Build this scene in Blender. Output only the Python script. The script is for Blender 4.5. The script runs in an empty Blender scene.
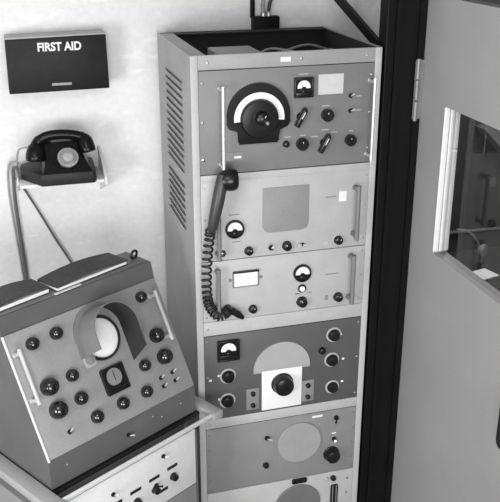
import bpy, bmesh, math, random
from mathutils import Matrix, Vector
random.seed(7)
PI = math.pi
C = bpy.context.scene.collection
H = 1.83                       # height of the rack top above the floor

# ------------------------------------------------------------------ materials
def mat(name, g, rough=.5, metal=0., var=.12, scale=18., bump=.0, spec=.5, fine=220.):
    m = bpy.data.materials.new(name); m.use_nodes = True
    nt = m.node_tree; b = nt.nodes['Principled BSDF']
    b.inputs['Roughness'].default_value = rough
    b.inputs['Metallic'].default_value = metal
    b.inputs['Specular IOR Level'].default_value = spec
    tc = nt.nodes.new('ShaderNodeTexCoord')
    n1 = nt.nodes.new('ShaderNodeTexNoise'); n1.inputs['Scale'].default_value = scale
    n1.inputs['Detail'].default_value = 5.
    n2 = nt.nodes.new('ShaderNodeTexNoise'); n2.inputs['Scale'].default_value = fine
    n2.inputs['Detail'].default_value = 2.
    mx = nt.nodes.new('ShaderNodeMath'); mx.operation = 'ADD'
    nt.links.new(tc.outputs['Object'], n1.inputs['Vector']); nt.links.new(tc.outputs['Object'], n2.inputs['Vector'])
    nt.links.new(n1.outputs['Fac'], mx.inputs[0]); nt.links.new(n2.outputs['Fac'], mx.inputs[1])
    mr = nt.nodes.new('ShaderNodeMapRange')
    mr.inputs['From Min'].default_value = .6; mr.inputs['From Max'].default_value = 1.4
    mr.inputs['To Min'].default_value = g*(1-var); mr.inputs['To Max'].default_value = g*(1+var)
    nt.links.new(mx.outputs[0], mr.inputs['Value'])
    cc = nt.nodes.new('ShaderNodeCombineColor')
    for k in range(3): nt.links.new(mr.outputs['Result'], cc.inputs[k])
    nt.links.new(cc.outputs['Color'], b.inputs['Base Color'])
    if bump:
        bp = nt.nodes.new('ShaderNodeBump'); bp.inputs['Strength'].default_value = bump
        bp.inputs['Distance'].default_value = .004
        nt.links.new(n1.outputs['Fac'], bp.inputs['Height']); nt.links.new(bp.outputs['Normal'], b.inputs['Normal'])
    return m

def grille_mat(name, g, hole):
    m = mat(name, g, .7); nt = m.node_tree; b = nt.nodes['Principled BSDF']
    src = b.inputs['Base Color'].links[0].from_socket
    tc = nt.nodes.new('ShaderNodeTexCoord')
    mp = nt.nodes.new('ShaderNodeMapping'); mp.inputs['Scale'].default_value = (520, 1, 520)
    nt.links.new(tc.outputs['Object'], mp.inputs['Vector'])
    ck = nt.nodes.new('ShaderNodeTexChecker'); ck.inputs['Scale'].default_value = 1.
    nt.links.new(mp.outputs['Vector'], ck.inputs['Vector'])
    mx = nt.nodes.new('ShaderNodeMixRGB'); mx.inputs[2].default_value = (hole, hole, hole, 1)
    nt.links.new(ck.outputs['Fac'], mx.inputs[0]); nt.links.new(src, mx.inputs[1])
    nt.links.new(mx.outputs[0], b.inputs['Base Color'])
    return m

def wall_mat(name, g):
    m = mat(name, g, .75, 0, .07, 3.2, .25, .3, 60.)
    nt = m.node_tree; b = nt.nodes['Principled BSDF']
    src = b.inputs['Base Color'].links[0].from_socket
    tc = nt.nodes.new('ShaderNodeTexCoord')                       # flaked patches of fresher white paint
    mp = nt.nodes.new('ShaderNodeMapping'); mp.inputs['Scale'].default_value = (1.0, 1, 2.4)
    nt.links.new(tc.outputs['Object'], mp.inputs['Vector'])
    n = nt.nodes.new('ShaderNodeTexNoise'); n.inputs['Scale'].default_value = 16.; n.inputs['Detail'].default_value = 6.
    nt.links.new(mp.outputs['Vector'], n.inputs['Vector'])
    r = nt.nodes.new('ShaderNodeMapRange'); r.inputs['From Min'].default_value = .60; r.inputs['From Max'].default_value = .66
    r.inputs['To Max'].default_value = .4
    nt.links.new(n.outputs['Fac'], r.inputs['Value'])
    mx = nt.nodes.new('ShaderNodeMixRGB'); mx.inputs[2].default_value = (.9, .9, .9, 1)
    nt.links.new(r.outputs['Result'], mx.inputs[0]); nt.links.new(src, mx.inputs[1])
    nt.links.new(mx.outputs[0], b.inputs['Base Color'])
    return m

def glass_mat():
    m = bpy.data.materials.new('window glass'); m.use_nodes = True
    nt = m.node_tree; nt.nodes.remove(nt.nodes['Principled BSDF'])
    out = nt.nodes['Material Output']
    t = nt.nodes.new('ShaderNodeBsdfTransparent'); t.inputs[0].default_value = (.93, .93, .93, 1)
    g = nt.nodes.new('ShaderNodeBsdfGlossy'); g.inputs['Roughness'].default_value = .02
    f = nt.nodes.new('ShaderNodeFresnel'); f.inputs['IOR'].default_value = 1.45
    mx = nt.nodes.new('ShaderNodeMixShader')
    ge = nt.nodes.new('ShaderNodeNewGeometry'); fr = nt.nodes.new('ShaderNodeMath'); fr.operation = 'MULTIPLY'   # reflect at the outer face of the pane only
    iv = nt.nodes.new('ShaderNodeMath'); iv.operation = 'SUBTRACT'; iv.inputs[0].default_value = 1.
    nt.links.new(ge.outputs['Backfacing'], iv.inputs[1]); nt.links.new(f.outputs[0], fr.inputs[0]); nt.links.new(iv.outputs[0], fr.inputs[1])
    nt.links.new(fr.outputs[0], mx.inputs[0]); nt.links.new(t.outputs[0], mx.inputs[1]); nt.links.new(g.outputs[0], mx.inputs[2])
    nt.links.new(mx.outputs[0], out.inputs['Surface'])
    return m

M = dict(
    wall=wall_mat('white bulkhead paint', .74), floor=mat('dark deck covering', .10, .6, 0, .2, 6.),
    ceil=mat('ceiling paint', .6, .8), frame=mat('black door frame paint', .005, .5, 0, .3, 9., 0, .12),
    door=mat('grey door paint', .31, .6, 0, .10, 5., .1), jamb=mat('brightened beading paint', .75, .5, 0, .08, 30.),
    rack=mat('pale grey rack paint', .31, .5, 0, .10, 14.), rackside=mat('grey rack side paint', .33, .55, 0, .14, 8.),
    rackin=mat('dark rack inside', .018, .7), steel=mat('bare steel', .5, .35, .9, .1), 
    light=mat('pale panel paint', .43, .5, 0, .08, 25.), mid=mat('mid grey panel paint', .185, .5, 0, .10, 20.),
    dark=mat('dark grey panel paint', .085, .5, 0, .12, 20.), mid2=mat('grey panel paint', .225, .5, 0, .10, 20.),
    strip=mat('pale strip paint', .44, .5, 0, .08, 25.),
    cface=mat('console panel paint', .27, .45, 0, .12, 14.), cbody=mat('console body paint', .102, .5, 0, .14, 14.),
    ctop=mat('console lid paint', .15, .5, 0, .14, 14.), rail=mat('desk edge paint', .33, .5, 0, .10, 14.),
    cardm=mat('aged card', .55, .6, 0, .08, 60.), lever=mat('nickel lever', .75, .3, .4, .05), slot=mat('louvre opening shade', .21, .7), edge=mat('worn bright edge', .62, .35, 0, .1), lowp=mat('pale switch panel paint', .70, .5, 0, .08, 25.),
    black=mat('black bakelite', .007, .28, 0, .2, 30., 0, .4), gloss=mat('polished black bakelite', .008, .13, 0, .1, 30., 0, .8), matte=mat('matt black', .012, .6, 0, .2),
    white=mat('white card', .80, .6, 0, .04, 30.), dial=mat('meter dial card', .86, .5, 0, .03, 30.),
    label=mat('label plate', .75, .5, 0, .08, 60.), hinge=mat('worn hinge steel', .22, .45, .3, .3), chrome=mat('chrome', .75, .22, 1., .05),
    alum=mat('dull aluminium handle', .70, .35, .55, .06), handle=mat('grey painted handle', .17, .45, 0, .1),
    disc=mat('pale half disc', .36, .5, 0, .06, 30.), disc2=mat('flat disc', .30, .55, 0, .08, 30.),
    disc3=mat('grey disc', .14, .5, 0, .08, 30.), tube=mat('white tube face', .88, .3, 0, .06, 30.),
    hoodout=mat('hood outer paint', .17, .5, 0, .08, 30.), hoodin=mat('hood lining', .018, .7, 0, .15, 30.),
    grille=grille_mat('speaker cloth', .30, .21), ring=mat('pale dial ring', .42, .4, 0, .06),
    ebon=mat('black telephone', .006, .25, 0, .2, 30., 0, .2), telbase=mat('dark telephone base', .020, .45, 0, .3, 40., 0, .2),
    aid=mat('first aid box paint', .012, .5, 0, .4, 30., 0, .2), aidtop=mat('first aid box lid top', .40, .6, 0, .15, 40.),
    letter=mat('white lettering', .72, .6, 0, .05), cord=mat('grey cord', .10, .6, 0, .2, 60.), cord2=mat('pale cord', .30, .6, 0, .2, 60.),
    book=mat('dark book cover', .045, .6, 0, .5, 60.), page=mat('paper pages', .82, .7, 0, .05, 60.),
    coil=mat('black coiled cord', .012, .5), hand=mat('dark grey handset grip', .035, .4, 0, .2, 20.),
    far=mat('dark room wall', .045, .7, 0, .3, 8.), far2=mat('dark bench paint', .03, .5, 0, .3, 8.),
    lampg=mat('grey lamp enamel', .2, .5), duct=mat('grey duct paint', .16, .6), glass=glass_mat(),
    brk=mat('white shelf paint', .70, .6, 0, .06, 20.),
)

# ------------------------------------------------------------------ mesh helpers
class Fr:
    """panel frame: a to the right, b upwards, h out of the panel"""
    def __init__(s, o, ea, eb, en): 
        s.m = Matrix((( ea[0], eb[0], en[0], o[0]), (ea[1], eb[1], en[1], o[1]), (ea[2], eb[2], en[2], o[2]), (0, 0, 0, 1)))
    def at(s, a, b, h=0): return s.m @ Vector((a, b, h))
RK = Fr((0, 0, H), (1, 0, 0), (0, 0, 1), (0, -1, 0))        # the rack's front plane; b is minus the drop from the rack top
W0 = Fr((0, 0, 0), (1, 0, 0), (0, 1, 0), (0, 0, 1))         # world axes

def bmn(): return bmesh.new()
def _xf(bm, vs, F):
    if F is not None: bmesh.ops.transform(bm, matrix=F.m, verts=vs)
def prism(bm, F, outline, h0, h1, bev=0., seg=2, mi=0):
    v0 = [bm.verts.new((a, b, h0)) for a, b in outline]; v1 = [bm.verts.new((a, b, h1)) for a, b in outline]
    n = len(outline); fs = []
    fs.append(bm.faces.new(v0[::-1])); top = bm.faces.new(v1); fs.append(top)
    for i in range(n): fs.append(bm.faces.new((v0[i], v0[(i+1) % n], v1[(i+1) % n], v1[i])))
    for f in fs: f.material_index = mi
    vs = v0 + v1
    if bev:
        es = list({e for f in fs for e in f.edges})
        if n > 8: es = list(top.edges)
        r = bmesh.ops.bevel(bm, geom=es, offset=bev, segments=seg, profile=.5, affect='EDGES')
        vs = list({v for v in vs if v.is_valid} | set(r['verts']) | {v for f in r['faces'] for v in f.verts})
    _xf(bm, vs, F); return bm
def box(bm, F, a0, a1, b0, b1, h0, h1, bev=0., seg=2):
    return prism(bm, F, [(a0, b0), (a1, b0), (a1, b1), (a0, b1)], h0, h1, bev, seg)
def rrect(a0, a1, b0, b1, r, n=5):
    o = []
    for cx, cy, t0 in ((a1-r, b0+r, -90), (a1-r, b1-r, 0), (a0+r, b1-r, 90), (a0+r, b0+r, 180)):
        for k in range(n+1):
            t = math.radians(t0 + 90*k/n); o.append((cx+r*math.cos(t), cy+r*math.sin(t)))
    return o
def arc(cx, cy, r, t0, t1, n=24):
    return [(cx+r*math.cos(math.radians(t0+(t1-t0)*k/n)), cy+r*math.sin(math.radians(t0+(t1-t0)*k/n))) for k in range(n+1)]
def lathe(bm, F, a, b, prof, n=28, flute=0, fl_from=0, fl_to=0):
    """prof: (radius, h) from the panel outwards; flute ripples the rings fl_from..fl_to"""
    rings = []
    for k, (r, h) in enumerate(prof):
        ring = []
        for i in range(n):
            t = 2*PI*i/n; rr = r
            if flute and fl_from <= k <= fl_to: rr = r*(1-.05*(i % 2))
            ring.append(bm.verts.new((a+rr*math.cos(t), b+rr*math.sin(t), h)))
        rings.append(ring)
    vs = [v for r in rings for v in r]
    for r0, r1 in zip(rings, rings[1:]):
        for i in range(n): bm.faces.new((r0[i], r0[(i+1) % n], r1[(i+1) % n], r1[i]))
    bm.faces.new(rings[0][::-1]); bm.faces.new(rings[-1])
    _xf(bm, vs, F); return bm
def tube(bm, pts, r, n=8, closed=False):
    pts = [Vector(p) for p in pts]; m = len(pts); rings = []
    up = Vector((.31, .17, .93)); prev = None
    for i, p in enumerate(pts):
        if closed: t = (pts[(i+1) % m]-pts[i-1]).normalized()
        else: t = (pts[min(i+1, m-1)]-pts[max(i-1, 0)]).normalized()
        x = (up.cross(t) if prev is None else prev - t*prev.dot(t))
        if x.length < 1e-6: x = t.orthogonal()
        x.normalize(); prev = x; y = t.cross(x)
        rr = r[i] if isinstance(r, (list, tuple)) else r
        rings.append([bm.verts.new(p+x*rr*math.cos(2*PI*k/n)+y*rr*math.sin(2*PI*k/n)) for k in range(n)])
    pr = list(zip(rings, rings[1:])) + ([(rings[-1], rings[0])] if closed else [])
    for r0, r1 in pr:
        for k in range(n): bm.faces.new((r0[k], r0[(k+1) % n], r1[(k+1) % n], r1[k]))
    if not closed: bm.faces.new(rings[0][::-1]); bm.faces.new(rings[-1])
    return bm
def smooth_path(P, n=8):
    P = [Vector(p) for p in P]; out = []
    for i in range(len(P)-1):
        p0, p1, p2, p3 = P[max(i-1, 0)], P[i], P[i+1], P[min(i+2, len(P)-1)]
        for k in range(n):
            t = k/n
            out.append(.5*((2*p1)+(-p0+p2)*t+(2*p0-5*p1+4*p2-p3)*t*t+(-p0+3*p1-3*p2+p3)*t**3))
    out.append(P[-1]); return out
def obj(name, bm, m, parent=None, sm=True, org=None):
    """one mesh object; the mesh is given in world space and re-based on its parent (or on org)"""
    bmesh.ops.recalc_face_normals(bm, faces=bm.faces)
    if parent is not None:
        root = parent
        while root.parent: root = root.parent
        inv = Matrix.LocRotScale(root.location, root.rotation_euler, None).inverted()
        bmesh.ops.transform(bm, matrix=inv, verts=bm.verts)
    elif org is not None: bmesh.ops.translate(bm, vec=-Vector(org), verts=bm.verts)
    if sm:
        for f in bm.faces: f.smooth = True
        for e in bm.edges:
            if len(e.link_faces) == 2 and e.calc_face_angle(0) > math.radians(34): e.smooth = False
    me = bpy.data.meshes.new(name); bm.to_mesh(me); bm.free()
    for k in (m if isinstance(m, (list, tuple)) else [m]): me.materials.append(k)
    o = bpy.data.objects.new(name, me); C.objects.link(o)
    if parent is not None: o.parent = parent
    elif org is not None: o.location = org
    return o
def tag(o, label, cat, group=None):
    o['label'] = label; o['category'] = cat
    if group: o['group'] = group
    return o
def thing(name, label, cat, loc, rz=0., group=None):
    o = bpy.data.objects.new(name, None); C.objects.link(o); o.empty_display_size = .05
    o.location = loc; o.rotation_euler = (0, 0, rz); return tag(o, label, cat, group)
def struct(name, bm, m, parent=None):
    o = obj(name, bm, m, parent, sm=False)
    if parent is None: o['kind'] = 'structure'
    return o

# ------------------------------------------------------------------ panel fittings (each a part of its unit)
def knob(F, a, b, r, parent, h=None, ring=None, mark=True, ang=100, mt=None, dome=True, flute=True):
    h = h or r*1.5
    pr = [(r, 0), (r, .28*h), (r*.97, .45*h), (r*.89, .64*h), (r*.73, .82*h), (r*.48, .94*h), (r*.2, .99*h)] if not flute else [(r, 0), (r, .12*h), (r*.93, .18*h), (r*.88, .75*h), (r*.80, .90*h), (r*.55, h), (r*.2, h*1.03)] if dome else \
         [(r, 0), (r, .85*h), (r*.9, h), (r*.3, h)]
    bm = lathe(bmn(), F, a, b, pr, 32, 1 if flute else 0, 2, 3)
    k = obj('knob', bm, mt or M['black'], parent)
    if ring:
        bm = lathe(bmn(), F, a, b, [(ring, 0), (ring, .0016), (ring*.97, .0022), (r*.9, .0022)], 36)
        g = obj('dial_ring', bm, M['ring'], k); g['label'] = 'pale ring round the knob'
    if mark:
        t = math.radians(ang); ca, sa = math.cos(t), math.sin(t)
        w = .0007
        ol = [(a+ca*r*.25+sa*w, b+sa*r*.25-ca*w), (a+ca*r*.55+sa*w, b+sa*r*.55-ca*w), (a+ca*r*.55-sa*w, b+sa*r*.55+ca*w), (a+ca*r*.25-sa*w, b+sa*r*.25+ca*w)]
        g = obj('pointer_mark', prism(bmn(), F, ol, h*.96, h*1.035), M['label'], k); g['label'] = 'pale pointer mark'
    return k
def pointer_knob(F, a, b, L, w, ang, parent, h=.022):
    t = math.radians(ang); ca, sa = math.cos(t), math.sin(t)
    R = lambda x, y: (a+ca*x-sa*y, b+sa*x+ca*y)
    bm = lathe(bmn(), F, a, b, [(w*1.25, 0), (w*1.25, .004), (w*1.1, .006)], 28)
    ol = [R(-.5*L, -.75*w), R(.36*L, -.8*w), R(.5*L, -.25*w), R(.5*L, .25*w), R(.36*L, .8*w), R(-.5*L, .75*w)]
    prism(bm, F, ol, .004, h, .0022)
    k = obj('pointer_knob', bm, M['black'], parent)
    ol = [R(-.05*L, -.0013), R(.3*L, -.0013), R(.3*L, .0013), R(-.05*L, .0013)]
    g = obj('pointer_mark', prism(bmn(), F, ol, h-.0003, h+.0006), M['label'], k); g['label'] = 'pale pointer mark'
    return k
def toggle(F, a, b, parent, s=1., ang=70, m='lever'):
    bm = lathe(bmn(), F, a, b, [(.0068*s, 0), (.0068*s, .003*s), (.0045*s, .0032*s), (.0042*s, .009*s), (.002*s, .0095*s)], 18)
    k = obj('toggle_switch', bm, M['black'], parent)
    t = math.radians(ang); d = (.009*s*math.cos(t), .009*s*math.sin(t))
    bm = tube(bmn(), [F.at(a, b, .008*s), F.at(a+d[0]*.6, b+d[1]*.6, .016*s), F.at(a+d[0], b+d[1], .023*s)], [.0018*s, .0022*s, .003*s], 10)
    obj('lever', bm, M[m], k); return k
def screw(F, a, b, parent, r=.0035, m='steel'):
    bm = lathe(bmn(), F, a, b, [(r, 0), (r, .0012), (r*.7, .0022), (r*.3, .0025)], 14)
    return obj('screw', bm, M[m], parent)
def label_plate(F, a, b, w, h, parent, m='label', z=0):
    o = obj('label_plate', box(bmn(), F, a-w/2, a+w/2, b-h/2, b+h/2, z, z+.0011), M[m], parent)
    return o
def d_handle(F, a, b0, b1, parent, m='alum', out=.036, r=.0048):
    """upright D handle: two feet and a straight grip"""
    c = .012; P = [F.at(a, b0, 0), F.at(a, b0, out-c)]
    P += [F.at(a, b0+c-c*math.cos(t), out-c+c*math.sin(t)) for t in (PI/6, PI/3, PI/2)]
    P += [F.at(a, b1-c+c*math.sin(t), out-c+c*math.cos(t)) for t in (0, PI/6, PI/3, PI/2)] + [F.at(a, b1, 0)]
    bm = tube(bmn(), P, r, 12)
    for b in (b0, b1): lathe(bm, F, a, b, [(r*1.25, 0), (r*1.25, .0012), (r*1.05, .002)], 16)
    return obj('handle', bm, M[m], parent)
def fan(a, b, r, k=.62):
    """half-moon meter scale with a notch at the foot"""
    o = arc(a, b, r, -8, 188, 22)
    o += arc(a, b-.30*r, .42*r, 160, 20, 8)
    return o
def meter_face(F, a, b, r, h, k):
    f = obj('dial_face', prism(bmn(), F, fan(a, b, r), h, h+.0008), M['dial'], k); f['label'] = 'white half-moon dial'
    t = math.radians(118); w = .0006
    ca, sa = math.cos(t), math.sin(t); b2 = b-.25*r
    ol = [(a+sa*w, b2-ca*w), (a+ca*r+sa*w*.4, b2+sa*r-ca*w*.4), (a+ca*r-sa*w*.4, b2+sa*r+ca*w*.4), (a-sa*w, b2+ca*w)]
    obj('needle', prism(bmn(), F, ol, h+.0012, h+.0018), M['matte'], k)
    bm = lathe(bmn(), F, a, b-.62*r, [(.30*r, h), (.30*r, h+.002), (.2*r, h+.003)], 18)
    obj('needle_hub', bm, M['black'], k)
def square_meter(F, a, b, w, parent, grey=False):
    bm = bmn(); prism(bm, F, rrect(a-w/2, a+w/2, b-w/2, b+w/2, w*.07), 0, .006)
    # raised rim round the scale
    for s in (-1, 1):
        box(bm, F, a+s*w*.46-w*.04, a+s*w*.46+w*.04, b-w*.5, b+w*.5, .006, .011, .001)
        box(bm, F, a-w*.42, a+w*.42, b+s*w*.46-w*.04, b+s*w*.46+w*.04, .006, .0109, .001)
    box(bm, F, a-w*.42, a+w*.42, b-w*.42, b-w*.22, .006, .010, .001)
    for s in (-1, 1):
        for q in (-1, 1): lathe(bm, F, a+s*w*.41, b+q*w*.41, [(w*.04, .009), (w*.04, .0125), (w*.02, .013)], 12)
    k = obj('meter', bm, M['black'], parent)
    if grey:
        f = obj('dial_face', lathe(bmn(), F, a, b+.09*w, [(w*.33, .005), (w*.33, .0070), (w*.1, .0072)], 32), M['mid2'], k); f['label'] = 'grey round dial'
        obj('needle', box(bmn(), F, a-.0007, a+.0007, b-.05*w, b+.34*w, .0072, .0082), M['matte'], k); return k
    meter_face(F, a, b+.02*w, w*.34, .0062, k); return k
def round_meter(F, a, b, r, parent):
    bm = lathe(bmn(), F, a, b, [(r, 0), (r, .006), (r*.96, .009), (r*.84, .0095), (r*.80, .005), (r*.3, .0045)], 40)
    k = obj('meter', bm, M['black'], parent)
    meter_face(F, a, b-.02*r, r*.78, .0052, k); return k
def panel_screws(F, a0, a1, bs, parent, r=.0035, m='steel'):
    for a in (a0, a1):
        for b in bs: screw(F, a, b, parent, r, m)

# ------------------------------------------------------------------ the room
YW = .48                                                     # face of the back wall
bm = box(bmn(), None, -2.3, 2.4, -3.6, 2.2, -.1, 0); struct('floor', bm, M['floor'])
bm = box(bmn(), None, -2.3, 2.4, -3.6, 2.2, 2.62, 2.72); struct('ceiling', bm, M['ceil'])
bm = box(bmn(), None, -2.2, .655, YW, YW+.1, 0, 2.62); struct('wall_back', bm, M['wall'])
bm = bmn()                                                   # left wall with a window opening
WY0, WY1, WZ0, WZ1 = -2.55, -1.35, .75, 1.75
box(bm, None, -2.3, -2.2, -3.6, WY0, 0, 2.62); box(bm, None, -2.3, -2.2, WY1, YW+.1, 0, 2.62)
box(bm, None, -2.3, -2.2, WY0, WY1, 0, WZ0); box(bm, None, -2.3, -2.2, WY0, WY1, WZ1, 2.62)
struct('wall_left', bm, M['wall'])
bm = bmn()
for y in (WY0, WY1-.05): box(bm, None, -2.29, -2.19, y, y+.05, WZ0, WZ1)
for z in (WZ0, WZ1-.05): box(bm, None, -2.29, -2.19, WY0+.05, WY1-.05, z, z+.05)
w = struct('window_1', bm, M['jamb'])
obj('pane', box(bmn(), None, -2.25, -2.246, WY0+.05, WY1-.05, WZ0+.05, WZ1-.05), M['glass'], w, False)
# black door frame: hinge post, lintel and far post in the plane of the rack's front
bm = box(bmn(), None, .535, .648, 0, .05, 0, 2.62, .004)
box(bm, None, .560, .574, -.008, 0, 0, 2.62); box(bm, None, .628, .648, -.006, 0, 0, 2.62)
struct('trim_1', bm, M['frame'])
struct('trim_2', box(bmn(), None, .648, 1.46, 0, .05, 1.99, 2.62), M['frame'])
struct('trim_3', box(bmn(), None, 1.42, 2.4, 0, .05, 0, 1.99), M['frame'])
# the dark compartment beyond the doorway
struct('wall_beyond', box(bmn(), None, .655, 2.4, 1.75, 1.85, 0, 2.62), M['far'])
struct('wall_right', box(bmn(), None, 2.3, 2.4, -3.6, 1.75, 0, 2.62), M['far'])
struct('wall_inner', box(bmn(), None, .655, .70, .05, 1.75, 0, 2.62), M['wall'])

# the grey door standing open at right angles to its frame, with a window in its upper half
DX0, DX1, DY, DT = .650, .690, -.76, H+.133
wy0, wy1, wz0, wz1 = -.62, -.145, H-.552, H-.139
bm = bmn()
box(bm, None, DX0, DX1, wy1, -.002, .01, DT); box(bm, None, DX0, DX1, DY, wy0, .01, DT)
box(bm, None, DX0, DX1, wy0, wy1, .01, wz0); box(bm, None, DX0, DX1, wy0, wy1, wz1, DT)
door = struct('door_1', bm, M['door'])
bm = bmn()                                                   # beading round the opening; the light on it is put into its colour
for x0, x1, t in ((DX0-.004, DX0+.012, .004), (DX0+.014, DX0+.026, .007), (DX0+.028, DX1+.003, .004)):
    box(bm, None, x0, x1, wy1-t, wy1-.0002, wz0+.006, wz1, .0015)
    box(bm, None, x0, x1, wy0+.0002, wy0+t, wz0+.006, wz1, .0015)
o = obj('window_beading', bm, M['jamb'], door); o['label'] = 'door window beading, coloured pale for the light on it'
bm = box(bmn(), None, DX0+.016, DX0+.020, wy0+.004, wy1-.004, wz0+.002, wz1-.002)
obj('pane', bm, M['glass'], door, False)
bm = lathe(bmn(), Fr((DX0+.032, wy1-.006, H-.257), (1, 0, 0), (0, 0, 1), (0, -1, 0)), 0, 0, [(.006, 0), (.006, .008), (.003, .011)], 16)
obj('stop_button', bm, M['white'], door)
bm = bmn()
for k in range(3):
    z0 = H-.205+.058*k; lathe(bm, Fr((.630, -.012, z0), (1, 0, 0), (0, 1, 0), (0, 0, 1)), 0, 0, [(.0045, 0), (.0055, .001), (.0055, .054), (.0045, .055)], 16)
box(bm, None, .624, .6495, -.009, -.0065, H-.200, H-.038)
obj('hinge', bm, M['hinge'], door)
FD = Fr((DX0, 0, 0), (0, -1, 0), (0, 0, 1), (-1, 0, 0))
bm = prism(bmn(), FD, rrect(.551, .62, H-.915, H-.745, .016), 0, .006, .0015)
obj('lock_plate', bm, M['black'], door)

# black stay bar from the wall down to the post
def bar(bm, A, B, w, t):
    """flat bar of section w x t from A to B"""
    A, B = Vector(A), Vector(B); d = (B-A).normalized(); x = Vector((0, 0, 1)); x = (x-d*x.dot(d)).normalized(); y = d.cross(x)
    v = [[bm.verts.new(P+x*sx*w/2+y*sy*t/2) for sx, sy in ((-1, -1), (1, -1), (1, 1), (-1, 1))] for P in (A, B)]
    for k in range(4): bm.faces.new((v[0][k], v[0][(k+1) % 4], v[1][(k+1) % 4], v[1][k]))
    bm.faces.new(v[0][::-1]); bm.faces.new(v[1]); return bm
o = obj('stay_bar', bar(bmn(), (.548, .056, H-.012), (.532, YW-.001, H+.135), .026, .012), M['frame'], org=(.54, .26, H+.06))
tag(o, 'black diagonal stay bar running from the white wall down to the door post', 'bar')

# ------------------------------------------------------------------ beyond the doorway, seen through the door's window
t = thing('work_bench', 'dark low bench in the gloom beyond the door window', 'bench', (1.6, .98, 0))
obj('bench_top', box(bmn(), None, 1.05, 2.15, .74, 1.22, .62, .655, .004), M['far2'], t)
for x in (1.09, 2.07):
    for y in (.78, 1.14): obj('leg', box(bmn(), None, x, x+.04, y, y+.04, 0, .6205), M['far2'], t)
t = thing('desk_lamp', 'small grey desk lamp with a bent arm seen through the door window', 'lamp', (1.555, 1.03, .655))
F = Fr((1.555, 1.03, .655), (1, 0, 0), (0, 1, 0), (0, 0, 1))
obj('base', lathe(bmn(), F, 0, 0, [(.032, 0), (.032, .006), (.02, .012), (.006, .014)], 24), M['far2'], t)
obj('arm', tube(bmn(), smooth_path([(1.555, 1.03, .667), (1.545, 1.02, .72), (1.505, 1.0, .79), (1.45, .99, .845), (1.39, .99, .862)]), .0045, 8), M['lampg'], t)
obj('shade', lathe(bmn(), Fr((1.536, 1.0, .745), (.8, .6, 0), (0, 0, 1), (.6, -.8, 0)), 0, 0, [(.012, -.02), (.022, -.012), (.028, 0), (.027, .012), (.02, .013)], 24), M['lampg'], t)
o = obj('paper_sheet', prism(bmn(), Fr((1.50, .93, .655), (.97, .24, 0), (-.24, .97, 0), (0, 0, 1)), [(-.062, -.045), (.062, -.045), (.062, .045), (-.062, .045)], 0, .004), M['page'], org=(1.50, .93, .655))
tag(o, 'white paper lying on the dark bench beyond the door window', 'paper')
o = obj('wall_pipe', tube(bmn(), [(.71, 1.735, H-1.270), (2.29, 1.735, H-1.31)], .010, 10), M['duct'], org=(1.6, 1.735, H-1.29))
tag(o, 'thin grey pipe along the far dark wall seen through the door window', 'pipe')
F = Fr((1.98, 1.75, H-.76), (1, 0, 0), (0, 0, 1), (0, -1, 0))
o = obj('duct', prism(bmn(), F, [(-.10, .05), (.30, .05), (.30, -.33), (.16, -.21)], 0, .10, .006), M['duct'], org=(1.98, 1.70, H-.76))
tag(o, 'grey sloping duct high on the far wall at upper right of the door window', 'duct')
o = obj('notice', box(bmn(), Fr((2.05, 1.65, H-.75), (1, 0, 0), (0, 0, 1), (0, -1, 0)), -.06, .10, -.028, .048, 0, .003), M['page'], org=(2.05, 1.65, H-.76))
tag(o, 'white notice card fixed to the sloping duct beyond the door window', 'notice')

# ------------------------------------------------------------------ equipment rack
rack = thing('equipment_rack', 'tall pale grey open-topped rack cabinet holding six radio units', 'rack', (.26, .22, 0))
RD, RW = .446, .525
bm = box(bmn(), None, 0, .0035, .0001, RD, .0, H)
def louvres(bm, z0, n):
    for k in range(n):
        z = z0-.0205*k                                         # pressed louvre: a hood with its lower lip standing out
        y0, y1 = .10, .33
        v = [bm.verts.new(p) for p in ((.001, y0, z-.007), (.001, y1, z-.007), (-.006, y1-.004, z+.000), (-.006, y0+.004, z+.000), (.001, y0, z-.0085), (.001, y1, z-.0085))]
        bm.faces.new((v[0], v[1], v[2], v[3])); bm.faces.new((v[3], v[2], v[5], v[4])); bm.faces.new((v[0], v[3], v[4])); bm.faces.new((v[1], v[5], v[2]))
louvres(bm, H-.085, 13); louvres(bm, H-.375, 7)
Fs = Fr((0, 0, H), (0, -1, 0), (0, 0, 1), (-1, 0, 0))
for k in range(34): lathe(bm, Fs, -.075, -.03-.051*k, [(.0032, -.001), (.0030, .0006), (.002, .0010)], 10)
o = obj('side_panel', bm, M['rackside'], rack); o['label'] = 'grey louvred side panel'
bm = bmn()
for z0, n in ((H-.085, 13), (H-.375, 7)):
    for k in range(n): box(bm, None, -.0006, .001, .104, .326, z0-.0205*k-.0060, z0-.0205*k+.0030)  # solid darker strips, the shade of the openings put into their colour
obj('louvre_shade', bm, M['slot'], o)['label'] = 'darker strips for the shade in the louvre openings'
obj('side_panel', box(bmn(), None, RW-.0035, RW, .0001, RD, 0, H), M['rackside'], rack)
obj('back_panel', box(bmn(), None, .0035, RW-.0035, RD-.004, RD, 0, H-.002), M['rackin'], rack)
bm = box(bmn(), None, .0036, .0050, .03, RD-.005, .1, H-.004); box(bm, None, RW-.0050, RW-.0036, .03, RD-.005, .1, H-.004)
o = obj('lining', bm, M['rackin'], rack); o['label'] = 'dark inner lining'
for a0, a1 in ((0, .0195), (.5055, RW)):
    bm = box(bmn(), RK, a0, a1, -H, 0, 0, .004, .0012)
    obj('post', bm, M['strip'], rack)
obj('top_strip', box(bmn(), RK, .0197, .5054, -.0375, 0, -.004, .0035, .001), M['rack'], rack)
obj('top_flange', box(bmn(), None, .0455, RW-.004, RD-.035, RD-.005, H-.006, H-.003), M['rackin'], rack)
bm = box(bmn(), None, .0036, .045, .008, RD-.005, H-.006, H-.003)
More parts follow.
